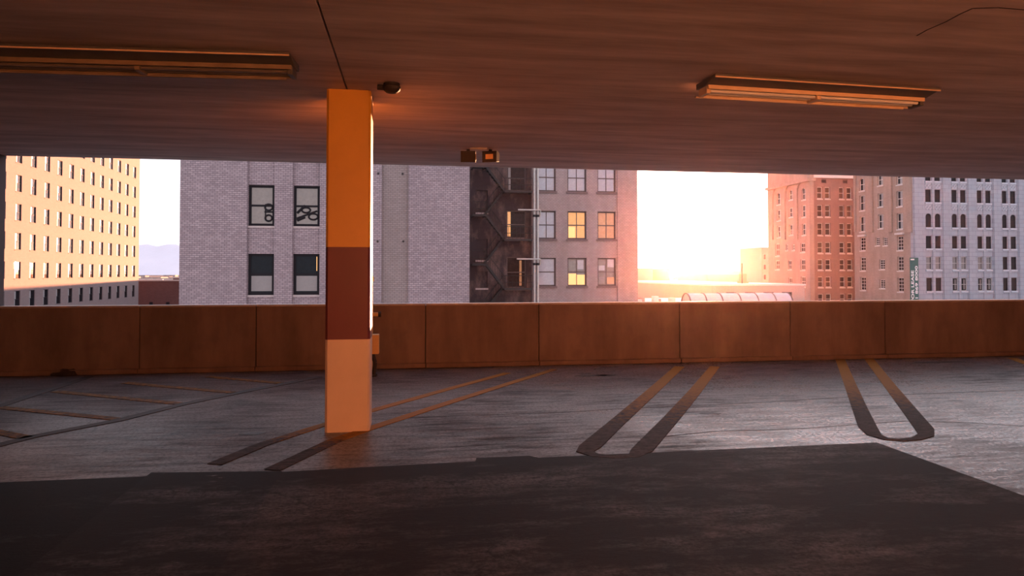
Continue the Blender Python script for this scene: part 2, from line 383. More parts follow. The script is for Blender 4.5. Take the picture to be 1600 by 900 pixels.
# saw-cut joints across the slab
strip('floor_joint', [(640, 652), (890, 644), (965, 639), (1190, 629), (1344, 619), (1597, 610), (1700, 606)], .018, 'line_dark', z=0.0015)
strip('floor_joint', [(1000, 686), (1117, 674), (1250, 670), (1414, 658), (1500, 660), (1640, 668)], .016, 'line_dark', z=0.0015)
# oil stains
def blob(cx, cy, rx, ry, seed):
    rnd = random.Random(seed); u, v_, _ = gl(cx, cy)
    bm = bmesh.new(); pts = []
    for i in range(18):
        a = 2 * math.pi * i / 18; k = 0.65 + 0.5 * rnd.random(); pts.append((u + rx * k * math.cos(a), v_ + ry * k * math.sin(a)))
    prism(bm, pts, 0.0004, 0.0022)
    obj('oil_stain', mesh_of(bm, 'oil_stain', 'stain'), floor)
blob(925, 587, .32, .10, 1); blob(945, 586.5, .16, .08, 2); blob(1465, 566, .5, .12, 3); blob(1110, 646, .12, .06, 4); blob(395, 678, .12, .05, 5)

# parapet: cast panels between joints, base curb and cap
wall = struct('wall_front', 'low tan concrete parapet with vertical joints and water stains', 'parapet wall')
PT = G.on(800, 473.5)[1]
joints = [UL] + [G.on(x, 520)[0] for x in (218, 400, 665, 842, 1062, 1235, 1383)] + [UR]
for a, b_ in zip(joints[:-1], joints[1:]):
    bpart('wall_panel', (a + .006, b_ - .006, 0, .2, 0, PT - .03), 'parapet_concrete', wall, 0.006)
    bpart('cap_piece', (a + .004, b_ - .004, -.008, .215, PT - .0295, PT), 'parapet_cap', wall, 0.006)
    bpart('base_curb', (a + .004, b_ - .004, -.07, -.0005, 0.0005, .075), 'parapet_concrete', wall, 0.012)
bpart('joint_filler', (UL, UR, .03, .17, 0, PT - .04), 'dark_metal', wall)

# ceiling slabs
ceil = struct('ceiling', 'board-marked concrete garage ceiling split by thin joints', 'ceiling')
uj = G.loc(flat_pt(541, 137, CEIL))[0]; vj = G.loc(flat_pt(900, 160, CEIL))[1]
for (a, b_) in ((UL, uj), (uj, UR)):
    for (c_, d_) in ((VB, vj), (vj, 0.2)):
        bpart('ceiling_slab', (a + .007, b_ - .007, c_ + .002, d_ - .002, CEIL, CEIL + .12), 'concrete_ceiling', ceil, 0.003)
bpart('ceiling_deck', (UL, UR, VB, .2, CEIL + .121, CEIL + .45), 'side_wall', ceil)
def crackf(bm):
    pts = [G.loc(flat_pt(x, y, CEIL)) for x, y in ((1432, 56), (1448, 47), (1478, 34), (1500, 22), (1520, 13), (1560, 12), (1610, 16))]
    for a, b_ in zip(pts[:-1], pts[1:]):
        d = (Vector(b_) - Vector(a)); d.z = 0; nn = Vector((-d.y, d.x, 0)).normalized() * .006
        A = Vector(a); B = Vector(b_)
        vs_ = [bm.verts.new(p + Vector((0, 0, -.001))) for p in (A + nn, A - nn, B - nn, B + nn)] + [bm.verts.new(p + Vector((0, 0, .003))) for p in (A + nn, A - nn, B - nn, B + nn)]
        for f in ((0, 1, 2, 3), (0, 4, 5, 1), (1, 5, 6, 2), (2, 6, 7, 3), (3, 7, 4, 0)): bm.faces.new([vs_[i] for i in f])
part('crack', crackf, 'dark_metal', ceil)

# other walls of the deck, with two added baffles out of view
bm = bmesh.new(); box(bm, -2.6, 8.5, VB - .25, VB, 0, CEIL + .45)
struct('wall_back', 'pale painted rear wall of the parking deck', 'wall', mesh_of(bm, 'wall_back', 'back_wall'))
bm = bmesh.new(); box(bm, UL - .25, UL, VB, .25, 0, CEIL + .45)
struct('wall_left', 'plain concrete end wall of the parking deck', 'wall', mesh_of(bm, 'wall_left', 'dark_wall'))
bm = bmesh.new(); box(bm, UR, UR + .25, VB, .25, 0, CEIL + .45)
struct('wall_right', 'bare concrete end wall beyond the striped stalls', 'wall', mesh_of(bm, 'wall_right', 'dark_wall'))
bm = bmesh.new(); box(bm, 8.5, UR, VB - .25, VB + 1.2, 0, CEIL + .45)  # added unseen block, trims bounce from the bright rear wall on the right
struct('wall_baffle_right', 'dark added baffle at the rear right of the parking deck', 'wall', mesh_of(bm, 'wall_baffle_right', 'dark_wall'))
bm = bmesh.new(); box(bm, UL, -2.6, VB - .25, VB + 2.4, 0, CEIL + .45)  # added unseen block, cuts bounced light on the left
struct('wall_baffle_left', 'dark added baffle at the rear left of the parking deck', 'wall', mesh_of(bm, 'wall_baffle_left', 'dark_wall'))
up_ = G.on(8, 360, .2)[0]
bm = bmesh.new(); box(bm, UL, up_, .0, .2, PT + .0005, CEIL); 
struct('trim_1', 'dark concrete pier rising from the parapet beside the tan tower', 'pier', mesh_of(bm, 'trim_1', 'dark_wall', 0.01))

# ------------------------------------------------------------------ painted column
cl = flat_pt(507, 676.5); cr_ = flat_pt(575.5, 676)
CW = 0.415
CO = Frame(cl[:2], GRID)
columnT = thing('column', 'square concrete column painted orange, maroon and cream', 'column', (cl.x, cl.y, 0), GRID)
z1 = CO.on(540, 530.5)[1]; z2 = CO.on(540, 386)[1]
c_ = .022
sq = [(c_, 0), (CW - c_, 0), (CW, c_), (CW, CW - c_), (CW - c_, CW), (c_, CW), (0, CW - c_), (0, c_)]
o = part('painted_band', lambda bm: prism(bm, sq, 0.0, z1), 'paint_cream', columnT); o['label'] = 'cream band at the foot'
o = part('painted_band', lambda bm: prism(bm, sq, z1, z2), 'paint_maroon', columnT); o['label'] = 'maroon middle band'
o = part('painted_band', lambda bm: prism(bm, sq, z2, CEIL - .001), 'paint_ochre', columnT); o['label'] = 'orange upper band'

# ------------------------------------------------------------------ ceiling strip lights
def strip_light(label, A, ang, length, enamel='fixture_enamel', tubem='lamp_tube'):
    r = thing('strip_light', label, 'ceiling light', (A.x, A.y, CEIL - .024), ang)
    for u in (.3, length - .38): bpart('mount_bracket', (u, u + .08, .15, .25, -.001, .024), 'fixture_dark', r)
    L = length
    # housing profile in (v, z) extruded along u; near lip at v=0, far lip at v=.36
    def pan(bm):
        prism(bm, [(0, -.022), (.006, -.022), (.006, -.012), (.17, -.050), (.36, -.050), (.36, 0.0), (0, 0.0)], 0, L, 'x')
    part('housing', pan, 'fixture_dark', r)
    part('near_lip', lambda bm: box(bm, 0, L, -.004, .008, -.030, -.018), 'fixture_enamel', r, 0.002)
    part('reflector_edge', lambda bm: box(bm, .02, L - .02, .165, .185, -.085, -.049), enamel, r, 0.003)
    part('reflector_trough', lambda bm: prism(bm, [(.185, -.0505), (.34, -.0505), (.352, -.112), (.345, -.114), (.33, -.058), (.185, -.058)], .02, L - .02, 'x'), enamel, r)
    part('far_lip', lambda bm: box(bm, -.01, L - .1, .343, .368, -.124, -.110), enamel, r, 0.003)
    for k, u in enumerate((.015, L / 2 - .02, L - .055)):
        part('lamp_holder', lambda bm: box(bm, u, u + .04, .186, .342, -.120, -.0585), enamel if k < 2 else 'fixture_dark', r, 0.004)
    for a, b_ in ((.056, L / 2 - .021), (L / 2 + .021, L - .056)):
        for vv in (.225, .295):
            part('lamp_tube', lambda bm: tube(bm, (a, vv, -.088), (b_, vv, -.088), .017, 12), tubem, r, smooth=False)
    return r
A = flat_pt(1118, 118.5, CEIL - .044); B = flat_pt(1470, 141, CEIL - .044)
strip_light('two-tube strip light glowing orange, on the ceiling over the hairpin stall lines', A, math.atan2(B.y - A.y, B.x - A.x), (B - A).length)
B = flat_pt(452, 85.5, CEIL - .044); ang = R(5.5)
A = B - Vector((math.cos(ang), math.sin(ang), 0)) * 2.44
strip_light('shadowed two-tube strip light on the ceiling over the hatched floor corner', A, ang, 2.44, 'fixture_shaded', 'tube_shaded')

# small dome camera by the column
p = flat_pt(612, 131, CEIL); r = thing('dome_camera', 'small dark dome camera on the ceiling beside the column', 'camera', (p.x, p.y, CEIL), 0)
part('mount_plate', lambda bm: tube(bm, (0, 0, -.018), (0, 0, 0), .075, 20), 'dark_metal', r, 0)
def domef(bm):
    prof = [(.072, -.018), (.08, -.035), (.074, -.06), (.05, -.082), (.02, -.09)]
    rings = [[bm.verts.new((rr * 1.05 * math.cos(2 * math.pi * i / 20), rr * math.sin(2 * math.pi * i / 20), z)) for i in range(20)] for rr, z in prof]
    for a, b_ in zip(rings[:-1], rings[1:]):
        for i in range(20): bm.faces.new((a[i], a[(i + 1) % 20], b_[(i + 1) % 20], b_[i]))
    bm.faces.new(rings[0]); bm.faces.new(rings[-1])
part('dome', domef, 'dark_metal', r, smooth=True)
part('conduit_stub', lambda bm: tube(bm, (-.13, 0, -.03), (-.06, 0, -.035), .026, 12), 'dark_metal', r)

# twin flood lamps near the ceiling edge
def flood(label, px, yaw, lens_side):
    p = flat_pt(px, 232.5, CEIL)
    r = thing('flood_lamp', label, 'flood lamp', (p.x, p.y, CEIL), yaw)
    part('mount_stem', lambda bm: tube(bm, (0, .06, -.03), (0, .06, 0), .025, 12), 'dark_metal', r)
    def hous(bm):
        prism(bm, [(0, -.19), (.15, -.165), (.17, -.05), (.12, -.028), (0, -.028)], -.105, .105, 'x')
    part('housing', hous, 'dark_metal', r, 0.004)
    if lens_side:
        part('lens', lambda bm: box(bm, -.055, .055, -.006, -.0005, -.145, -.075), 'lens_amber', r, 0.002)
        part('hood', lambda bm: prism(bm, [(-.045, -.042), (-.0005, -.03), (-.0005, -.045)], -.1, .1, 'x'), 'dark_metal', r)
    else:
        part('lens', lambda bm: box(bm, .1055, .112, .02, .11, -.15, -.07), 'lens_amber', r, 0.002)
    return r
flood('boxy flood lamp at the ceiling edge with its lens turned away sideways', 731.5, R(2), False)
flood('boxy flood lamp at the ceiling edge with amber lens facing the deck', 764.5, R(-14), True)
a = flat_pt(731.5, 231, CEIL); b_ = flat_pt(764.5, 231, CEIL)
bm = bmesh.new(); tube(bm, (0, 0, -.014), ((b_ - a).length - .06, 0, -.014), .012, 10)
o = obj('conduit', mesh_of(bm, 'conduit', 'galv_pipe'), None, (a.x + .03, a.y - .03, CEIL), math.atan2(b_.y - a.y, b_.x - a.x))
tag(o, 'thin metal conduit on the ceiling joining the two flood lamps', 'conduit')

# standpipe behind the column
p = flat_pt(578.5, 588); r = thing('standpipe', 'standpipe with orange valve box behind the painted column', 'standpipe', (p.x, p.y, 0), GRID)
part('pipe', lambda bm: tube(bm, (0, 0, .03), (0, 0, 1.55), .034, 14), 'valve_box', r)
part('base_flange', lambda bm: tube(bm, (0, 0, 0), (0, 0, .03), .1, 18), 'dark_metal', r)
part('coupling', lambda bm: tube(bm, (0, 0, 1.38), (0, 0, 1.45), .05, 14), 'valve_box', r)
part('valve_box', lambda bm: box(bm, -.06, .125, -.08, .08, .33, .61), 'valve_box', r, 0.008)
o = part('valve_outlet', lambda bm: tube(bm, (.03, 0, .90), (.11, 0, .90), .03, 12), 'valve_box', r)
part('outlet_cap', lambda bm: tube(bm, (.11, 0, .90), (.15, 0, .90), .04, 12), 'dark_metal', o)
part('drain_pipe', lambda bm: polytube(bm, [(.03, -.02, .33), (.07, -.02, .2), (.05, -.02, .03)], .03), 'dark_metal', r)

# lump of debris at the parapet foot
p = flat_pt(127, 581)
def lump(bm):
    rnd = random.Random(4); bmesh.ops.create_icosphere(bm, subdivisions=3, radius=1)
    for v_ in bm.verts:
        k = 0.8 + 0.35 * rnd.random(); v_.co = Vector((v_.co.x * .20 * k, v_.co.y * .10 * k, max(-.0, v_.co.z * .09 * k)))
bm = bmesh.new(); lump(bm)
o = obj('debris_heap', mesh_of(bm, 'debris_heap', 'dark_metal', smooth=True), None, (p.x, p.y - .34, 0.0), GRID)
tag(o, 'small dark heap of debris at the foot of the parapet', 'debris')

# ------------------------------------------------------------------ buildings
STREET = -18.0
def facade(bm, u0, u1, z0, z1, openings, depth, P):
    """wall skin with recessed openings; P maps (u, d, z) to local xyz"""
    us = sorted({u0, u1, *[o[0] for o in openings], *[o[1] for o in openings]}); zs = sorted({z0, z1, *[o[2] for o in openings], *[o[3] for o in openings]})
    us = [u for u in us if u0 <= u <= u1]; zs = [z for z in zs if z0 <= z <= z1]
    def q(*pp): bm.faces.new([bm.verts.new(P(*p)) for p in pp])
    for zi in range(len(zs) - 1):
        za, zb = zs[zi], zs[zi + 1]; zc = (za + zb) / 2
        if zb - za < 1e-6: continue
        run = None
        for ui in range(len(us)):
            hole = True
            if ui < len(us) - 1:
                ucn = (us[ui] + us[ui + 1]) / 2
                hole = any(o[0] < ucn < o[1] and o[2] < zc < o[3] for o in openings)
            if not hole and run is None: run = us[ui]
            if hole and run is not None:
                q((run, 0, za), (us[ui], 0, za), (us[ui], 0, zb), (run, 0, zb)); run = None
    for o in openings:
        a, b_, c_, d_ = o[:4]; c_ = max(c_, z0); d_ = min(d_, z1)
        if len(o) > 4 and o[4]:
            rr = (b_ - a) / 2; zs_ = d_ - rr; n = 10
            arc = [(a + rr - rr * math.cos(math.pi * i / n), zs_ + rr * math.sin(math.pi * i / n)) for i in range(n + 1)]
            for i in range(n):
                p0, p1 = arc[i], arc[i + 1]; corner = (a, d_) if i < n / 2 else (b_, d_)
                bm.faces.new([bm.verts.new(P(x, 0, z)) for x, z in (p0, p1, corner)])
                q((p0[0], 0, p0[1]), (p0[0], depth, p0[1]), (p1[0], depth, p1[1]), (p1[0], 0, p1[1]))
            d_ = zs_
        else:
            q((a, 0, d_), (b_, 0, d_), (b_, depth, d_), (a, depth, d_))
        q((a, 0, c_), (a, depth, c_), (b_, depth, c_), (b_, 0, c_))
        q((a, 0, c_), (a, 0, d_), (a, depth, d_), (a, depth, c_)); q((b_, 0, c_), (b_, depth, c_), (b_, depth, d_), (b_, 0, d_))
def shell(bm, x0, x1, y0, y1, z0, z1, skip=()):   # the closed rest of a block
    v_ = {(i, j, k): bm.verts.new(((x0, x1)[i], (y0, y1)[j], (z0, z1)[k])) for i in (0, 1) for j in (0, 1) for k in (0, 1)}
    F_ = {'front': ((0, 0, 0), (1, 0, 0), (1, 0, 1), (0, 0, 1)), 'back': ((0, 1, 0), (0, 1, 1), (1, 1, 1), (1, 1, 0)), 'left': ((0, 0, 0), (0, 0, 1), (0, 1, 1), (0, 1, 0)),
          'right': ((1, 0, 0), (1, 1, 0), (1, 1, 1), (1, 0, 1)), 'top': ((0, 0, 1), (1, 0, 1), (1, 1, 1), (0, 1, 1)), 'bottom': ((0, 0, 0), (0, 1, 0), (1, 1, 0), (1, 0, 0))}
    for k, f in F_.items():
        if k not in skip: bm.faces.new([v_[i] for i in f])

WCACHE = {}
def wmesh(key, fn, mat):
    if key not in WCACHE:
        bm = bmesh.new(); fn(bm); WCACHE[key] = mesh_of(bm, key[0], mat)
    return WCACHE[key]
def rnd3(x): return round(x, 2)
def window(parent, P, rot, u0, u1, z0, z1, depth, fmat, pmat, smat=None, bars_v=0, bars_h=1, fw=0.07, blinds=(), sash=0.0, arch=False, tilt=0.0, sill_h=.12, sill_p=.1):
    """window unit in an opening: frame (mesh) > pane, blind, sill.  P maps (u,d,z) to the parent's axes, rot turns the unit"""
    w, h = rnd3(u1 - u0), rnd3(z1 - z0); uc_ = (u0 + u1) / 2
    def frame(bm):
        hw = w / 2
        box(bm, -hw, -hw + fw, 0, .06, 0, h); box(bm, hw - fw, hw, 0, .06, 0, h)
        box(bm, -hw + fw, hw - fw, 0, .06, 0, fw); box(bm, -hw + fw, hw - fw, 0, .06, h - fw, h)
        for i in range(bars_v):
            x = -hw + w * (i + 1) / (bars_v + 1); box(bm, x - fw * .3, x + fw * .3, .005, .055, fw, h - fw)
        for i in range(bars_h):
            z = h * (i + 1) / (bars_h + 1); box(bm, -hw + fw, hw - fw, .003, .057, z - fw * .4, z + fw * .4)
    fr = obj('window', wmesh(('window', w, h, fmat, bars_v, bars_h, fw), frame, fmat), parent, P(uc_, depth, z0), rot)
    obj('pane', wmesh(('pane', w, h, pmat), lambda bm: box(bm, -w / 2 + .01, w / 2 - .01, .025, .045, .01, h - .01), pmat), fr, rotz=tilt)
    for (ba, bb, bc, bd, bmat) in blinds:
        obj('blind', wmesh(('blind', w, h, ba, bb, bc, bd, bmat), lambda bm: box(bm, -w / 2 + fw * .6 + ba * (w - 1.2 * fw), -w / 2 + fw * .6 + bb * (w - 1.2 * fw), .012, .0245, fw * .6 + bc * (h - 1.2 * fw), fw * .6 + bd * (h - 1.2 * fw)), bmat), fr)
    if smat:
        obj('sill', wmesh(('sill', w, depth, smat, sill_h), lambda bm: box(bm, -w / 2 - .1, w / 2 + .1, -depth - sill_p, -depth - .002, -sill_h, 0), smat), fr)
    return fr
ID = lambda u, d, z: (u, d, z)

# ---- tan office tower, sunlit on the side that faces the low sun
sP = depth_pt(27.5, 427, 82.0); dirT = math.atan2(.982, -.186)
T = Frame((sP.x, sP.y), dirT)
tower = thing('office_tower', 'tall tan stone office tower with a grid of narrow windows in sunlight', 'building', (sP.x, sP.y, STREET), dirT)
zoff = -STREET
SP_ = 3.53; FH = 45.3 * 82 / F
topz = T.on(27.5, 409)[1]
ops = []
for i in range(-2, 12):
    for j in range(-3, 6):
        uc_ = i * SP_; zt = topz + j * FH + zoff; ops.append((uc_ - .68, uc_ + .68, zt - 2.02, zt))
ZT = topz + 6 * FH + zoff + 1.0
def towerwall(bm):
    facade(bm, -2.6 * SP_, 41.4, 0, ZT, ops, .15, ID); shell(bm, -2.6 * SP_, 41.4, 0, 22, 0, ZT, skip=('front',))
part('wall', towerwall, 'tan_stone', tower)
bpart('roof_coping', (-2.6 * SP_ - .2, 41.6, -.2, 22.2, ZT, ZT + .5), 'tan_stone', tower)
for o_ in ops:
    bl = ((0, .40, .5, 1, 'blind_white'), (0, .27, 0, .5, 'blind_white'))
    window(tower, ID, 0, *o_, .09, 'frame_black', 'glass_dark', 'tan_stone', bars_h=1, fw=.06, blinds=bl, sill_p=.03, sill_h=.12)

# ---- grey brick block across the street
A0 = depth_pt(280, 427, 34.6); FA = Frame((A0.x, A0.y), GRID)
blockA = thing('brick_building', 'grey brick block with recessed bays of black-framed windows', 'building', (A0.x, A0.y, STREET), GRID)
def ua_(x, y=427): return FA.on(x, y)[0]
def za_(x, y): return FA.on(x, y)[1] + zoff
W1 = ua_(733.5); ztop = za_(440, 120)
bays = [(ua_(385.5), ua_(428)), (ua_(456.5), ua_(499)), (ua_(525), ua_(567)), (ua_(596), ua_(638))]
RB = .16
rows = [(za_(440, 353), za_(440, 289)), (za_(440, 461), za_(440, 396.5))]
dz = rows[0][0] - rows[1][0]
rows = [(rows[0][0] + dz, rows[0][1] + dz)] + rows + [(rows[1][0] - dz, rows[1][1] - dz)]
def wallA(bm):
    facade(bm, 0, W1, 0, ztop, [(a, b_, 1.0, ztop - .8) for a, b_ in bays], RB, ID)
    shell(bm, 0, W1, 0, 13.5, 0, ztop, skip=('front',))
part('wall', wallA, 'grey_brick', blockA)
for k, (a, b_) in enumerate(bays):
    bm = bmesh.new()
    wo_ = [(a + .02, b_ - .02, z0, z1_) for z0, z1_ in rows] if k < 3 else []
    facade(bm, a - .01, b_ + .01, .9, ztop - .7, wo_, .2, lambda u, d, z: (u, d + RB, z))
    obj('bay_wall', mesh_of(bm, 'bay_wall', 'grey_brick' if k < 3 else 'brown_brick'), blockA)
    for (u0, u1, z0, z1_) in wo_:
        ri = rows.index((z0, z1_))
        kind = 'glass_tan' if ri <= 1 else 'glass_dark'
        bl = () if ri <= 1 else ((.06, .97, .06, .46, 'blind_grey'),)
        fr = window(blockA, lambda u, d, z: (u, d + RB, z), 0, u0, u1, z0, z1_, .12, 'frame_black', kind, 'sill_stone', bars_h=1, fw=.13, blinds=bl, sill_h=.1, sill_p=.05)
        if ri == 1 and k in (0, 1):
            w = u1 - u0; h = z1_ - z0
            def ring(bm, cx, cz, rx, rz, rr=.05):
                pts = [(cx + rx * math.cos(2 * math.pi * i / 14), .012, cz + rz * math.sin(2 * math.pi * i / 14)) for i in range(15)]
                for p_, q_ in zip(pts[:-1], pts[1:]): tube(bm, p_, q_, rr, 6)
            def refl(bm):
                if k == 0:
                    ring(bm, .33, .98, .19, .16); ring(bm, .33, .42, .17, .16); box(bm, .12, .56, .0, .02, .70, .78); box(bm, .14, .20, 0, .02, .3, 1.15)
                else:
                    ring(bm, -.05, .86, .22, .14); ring(bm, .32, .52, .24, .16); tube(bm, (-.52, .012, .42), (.52, .012, .82), .05, 6); tube(bm, (-.5, .012, .7), (-.1, .012, 1.1), .07, 6); tube(bm, (-.5, .012, .32), (-.1, .012, .5), .08, 6)
            part('letter_reflection', refl, 'frame_black', fr)  # sign letters mirrored in the glass, modelled as dark shapes on the pane
        if ri == 2 and k == 1:
            part('warm_lamp', lambda bm: box(bm, .50, .54, .008, .02, 1.25, 2.0), 'glass_glow_bright', fr)
bpart('string_course', (ua_(638) + .01, W1 + .02, -.05, -.001, za_(690, 240), za_(690, 235)), 'grey_brick', blockA)
for x, y in ((591, 271), (629, 271), (630, 377), (590, 377)):
    u, z = FA.on(x, y); dd = RB if 596 < x < 638 else 0
    part('wall_anchor', lambda bm: tube(bm, (u, dd - .04, z + zoff), (u, dd + .0, z + zoff), .06, 8), 'dark_metal', blockA)

# ---- recessed brick wing with the fire escape
C0 = depth_pt(915, 427, 53.0); FC = Frame((C0.x, C0.y), GRID)
wing = thing('brick_building', 'pinkish brick wing with pale reflecting windows and sooty fire-escape side', 'building', (C0.x, C0.y, STREET), GRID)
def uw(x, y=427): return FC.on(x, y)[0]
def zw(x, y): return FC.on(x, y)[1] + zoff
cw = [(uw(840), uw(868.5)), (uw(887), uw(916.5)), (uw(934), uw(962.5))]
rw = [(zw(900, 299.5), zw(900, 256)), (zw(900, 373.5), zw(900, 330)), (zw(900, 447), zw(900, 403))]
dzw = rw[1][0] - rw[2][0]
rw = [(rw[0][0] + dzw, rw[0][1] + dzw)] + rw + [(rw[2][0] - dzw, rw[2][1] - dzw)]
ul, us_, ur = uw(715), uw(831.5), uw(994.5); zt = zw(900, 150)
opsC = [(a, b_, c_, d_) for (a, b_) in cw for (c_, d_) in rw]
def wallC(bm):
    facade(bm, us_, ur, 0, zt, opsC, .25, ID); shell(bm, us_, ur, 0, 14, 0, zt, skip=('front',))
part('wall', wallC, 'wing_brick', wing)
bpart('corner_pier', (uw(964.5), ur + .06, -.14, -.001, 0, zt), 'wing_brick', wing)
dk = [(uw(793), uw(824), zw(810, b_), zw(810, a_)) for a_, b_ in ((184, 222), (257, 297), (328, 372), (401, 450))]
gh = [(uw(745), uw(763), zw(750, b_), zw(750, a_)) for a_, b_ in ((296, 331), (373, 406), (424, 450))]
def wallS(bm):
    facade(bm, ul, us_, 0, zt, dk + gh, .22, lambda u, d, z: (u, d + .5, z)); shell(bm, ul, us_, .5, 14, 0, zt, skip=('front', 'right'))
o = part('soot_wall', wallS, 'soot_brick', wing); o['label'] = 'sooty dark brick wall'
kinds = {(0, 0): 'glass_sky', (0, 1): 'glass_sky', (1, 0): 'glass_sky', (1, 1): 'glass_sky', (2, 0): 'glass_sky', (2, 1): 'glass_sky',
         (0, 2): 'glass_sky', (1, 2): 'glass_glow', (2, 2): 'glass_glow_dim', (0, 3): 'glass_sky', (1, 3): 'glass_tan', (2, 3): 'glass_tan'}
for i, (a, b_) in enumerate(cw):
    for j, (c_, d_) in enumerate(rw):
        bl = ()
        if (i, j) == (1, 3): bl = ((.02, .48, .02, .44, 'glass_glow_bright'), (.52, .98, .02, .40, 'glass_glow_bright'), (.55, .9, .6, .95, 'glass_sky'))
        if (i, j) == (2, 3): bl = ((.05, .4, .56, .75, 'glass_sky'), (.58, .95, .68, .98, 'glass_sky'), (.05, .4, .05, .3, 'blind_grey'), (.55, .97, .05, .3, 'glass_glow_dim'))
        if (i, j) == (1, 2): bl = ((.02, .42, .02, .44, 'glass_glow_bright'),)
        window(wing, ID, 0, a, b_, c_, d_, .18, 'frame_brown', kinds.get((i, j), 'glass_sky'), 'sill_dark', bars_v=0 if (i, j) == (0, 3) else 1, bars_h=1, fw=.10, blinds=bl, sill_h=.16, sill_p=.08)
for k, (a, b_, c_, d_) in enumerate(dk):
    bl = {0: (), 1: ((.06, .2, .02, .98, 'blind_grey'),), 2: ((.03, .2, .05, .98, 'glass_glow'),), 3: ((.68, .8, .05, .9, 'glass_glow_dim'),)}[k]
    window(wing, lambda u, d, z: (u, d + .5, z), 0, a, b_, c_, d_, .16, 'frame_brown', 'glass_brown', 'sill_dark', bars_h=1, fw=.09, blinds=bl, sill_h=.2)
for (a, b_, c_, d_) in gh:
    bm = bmesh.new(); box(bm, a + .005, b_ - .005, .62, .70, c_ + .005, d_ - .005)
    o = obj('blocked_window', mesh_of(bm, 'blocked_window', 'soot_brick'), wing)
    bm = bmesh.new(); box(bm, a - .05, b_ + .05, .44, .499, c_ - .15, c_ - .01); obj('sill', mesh_of(bm, 'sill', 'sill_stone'), o)

# ---- iron fire escape on the sooty wall
fe = thing('fire_escape', 'dark iron fire escape zigzagging down the sooty brick wall', 'fire escape', (C0.x, C0.y, STREET), GRID)
def platform(u0, u1, z, v0=-.85, v1=.46):
    def f(bm):
        n = int((v1 - v0) / .11)
        for i in range(n): vv = v0 + (v1 - v0) * i / n; box(bm, u0, u1, vv, vv + .06, z - .04, z)
        box(bm, u0, u0 + .07, v0, v1, z - .14, z - .041); box(bm, u1 - .07, u1, v0, v1, z - .14, z - .041)
        box(bm, u0, u1, v0 - .001, v0 + .03, z - .14, z + .02)
    o = part('platform', f, 'iron', fe)
    def rail(bm):
        for hh in (.45, .95): tube(bm, (u0, v0 + .02, z + hh), (u1, v0 + .02, z + hh), .022, 6)
        k = max(3, int((u1 - u0) / .28))
        for i in range(k + 1):
            u = u0 + (u1 - u0) * i / k; tube(bm, (u, v0 + .02, z), (u, v0 + .02, z + .95), .013, 5)
    part('railing', rail, 'iron', o)
def flight(uA, zA, uB, zB, v0, v1):
    def f(bm):
        for vv in (v0, v1): 
            d = Vector((uB - uA, 0, zB - zA)); 
            a = [Vector((uA, vv, zA)), Vector((uB, vv, zB))]
            prism_pts = [(a[0].x, a[0].z - .13), (a[1].x, a[1].z - .13), (a[1].x, a[1].z + .13), (a[0].x, a[0].z + .13)]
            prism(bm, prism_pts, vv, vv + .03, 'y')
    o = part('stair_flight', f, 'iron', fe)
    n = max(4, int(abs(zB - zA) / .22))
    def tr(bm):
        for i in range(n):
            k = (i + .5) / n; u = uA + (uB - uA) * k; z = zA + (zB - zA) * k; box(bm, u - .14, u + .14, v0 + .031, v1 - .001, z - .02, z + .02)
    part('tread', tr, 'iron', o)
    def rl(bm):
        tube(bm, (uA, v0, zA + .9), (uB, v0, zB + .9), .022, 6)
        for i in range(n + 1):
            k = i / n; u = uA + (uB - uA) * k; z = zA + (zB - zA) * k; tube(bm, (u, v0 + .015, z), (u, v0 + .015, z + .9), .012, 5)
    part('railing', rl, 'iron', o)
uL0, uL1, uR0, uR1 = uw(735), uw(757), uw(786), uw(831)
plats = [zw(810, y) for y in (226, 300, 374.5, 450, 524)]
for k, z in enumerate(plats):
    platform(uR0, uR1 - .1, z)
    if k < len(plats) - 1:
        zm = (z + plats[k + 1]) / 2
        platform(uL0 + .1, uL1, zm)
        flight(uR0, z, uL1, zm, .05, .44)
        flight(uL1, zm, uR0, plats[k + 1], -.8, -.2)
# galvanised pipes beside it
for k, x in enumerate((834.2, 839.6)):
    u = uw(x)
    r = thing('drain_pipe', ('pale vertical pipe next to the fire escape with flanged couplings', 'pale vertical pipe with bent side arms, between the fire escape and the pale reflecting windows')[k], 'pipe', (C0.x, C0.y, STREET), GRID)
    part('pipe', lambda bm: tube(bm, (u, -.22, 0), (u, -.22, zw(836, 262)), .085, 12), 'galv_pipe', r, smooth=False)
    for y in (264, 337, 412):
        part('coupling', lambda bm: tube(bm, (u, -.22, zw(836, y) - .12), (u, -.22, zw(836, y) + .05), .125, 12), 'dark_metal' if y != 264 else 'galv_pipe', r)
    if k:
        for y, xe in ((329, 808), (405, 806)):
            zz = zw(836, y); ue = uw(xe)
            part('side_arm', lambda bm: polytube(bm, [(ue, -.45, zz), (u + .14, -.45, zz), (u + .16, -.43, zz - .06), (u + .16, -.24, zz - .45), (u + .02, -.22, zz - .55)], .06, 8), 'galv_pipe', r)
    else:
        part('elbow', lambda bm: polytube(bm, [(u, -.22, zw(836, 262)), (u + .1, -.25, zw(836, 259)), (u + .3, -.25, zw(836, 258))], .075, 8), 'galv_pipe', r)

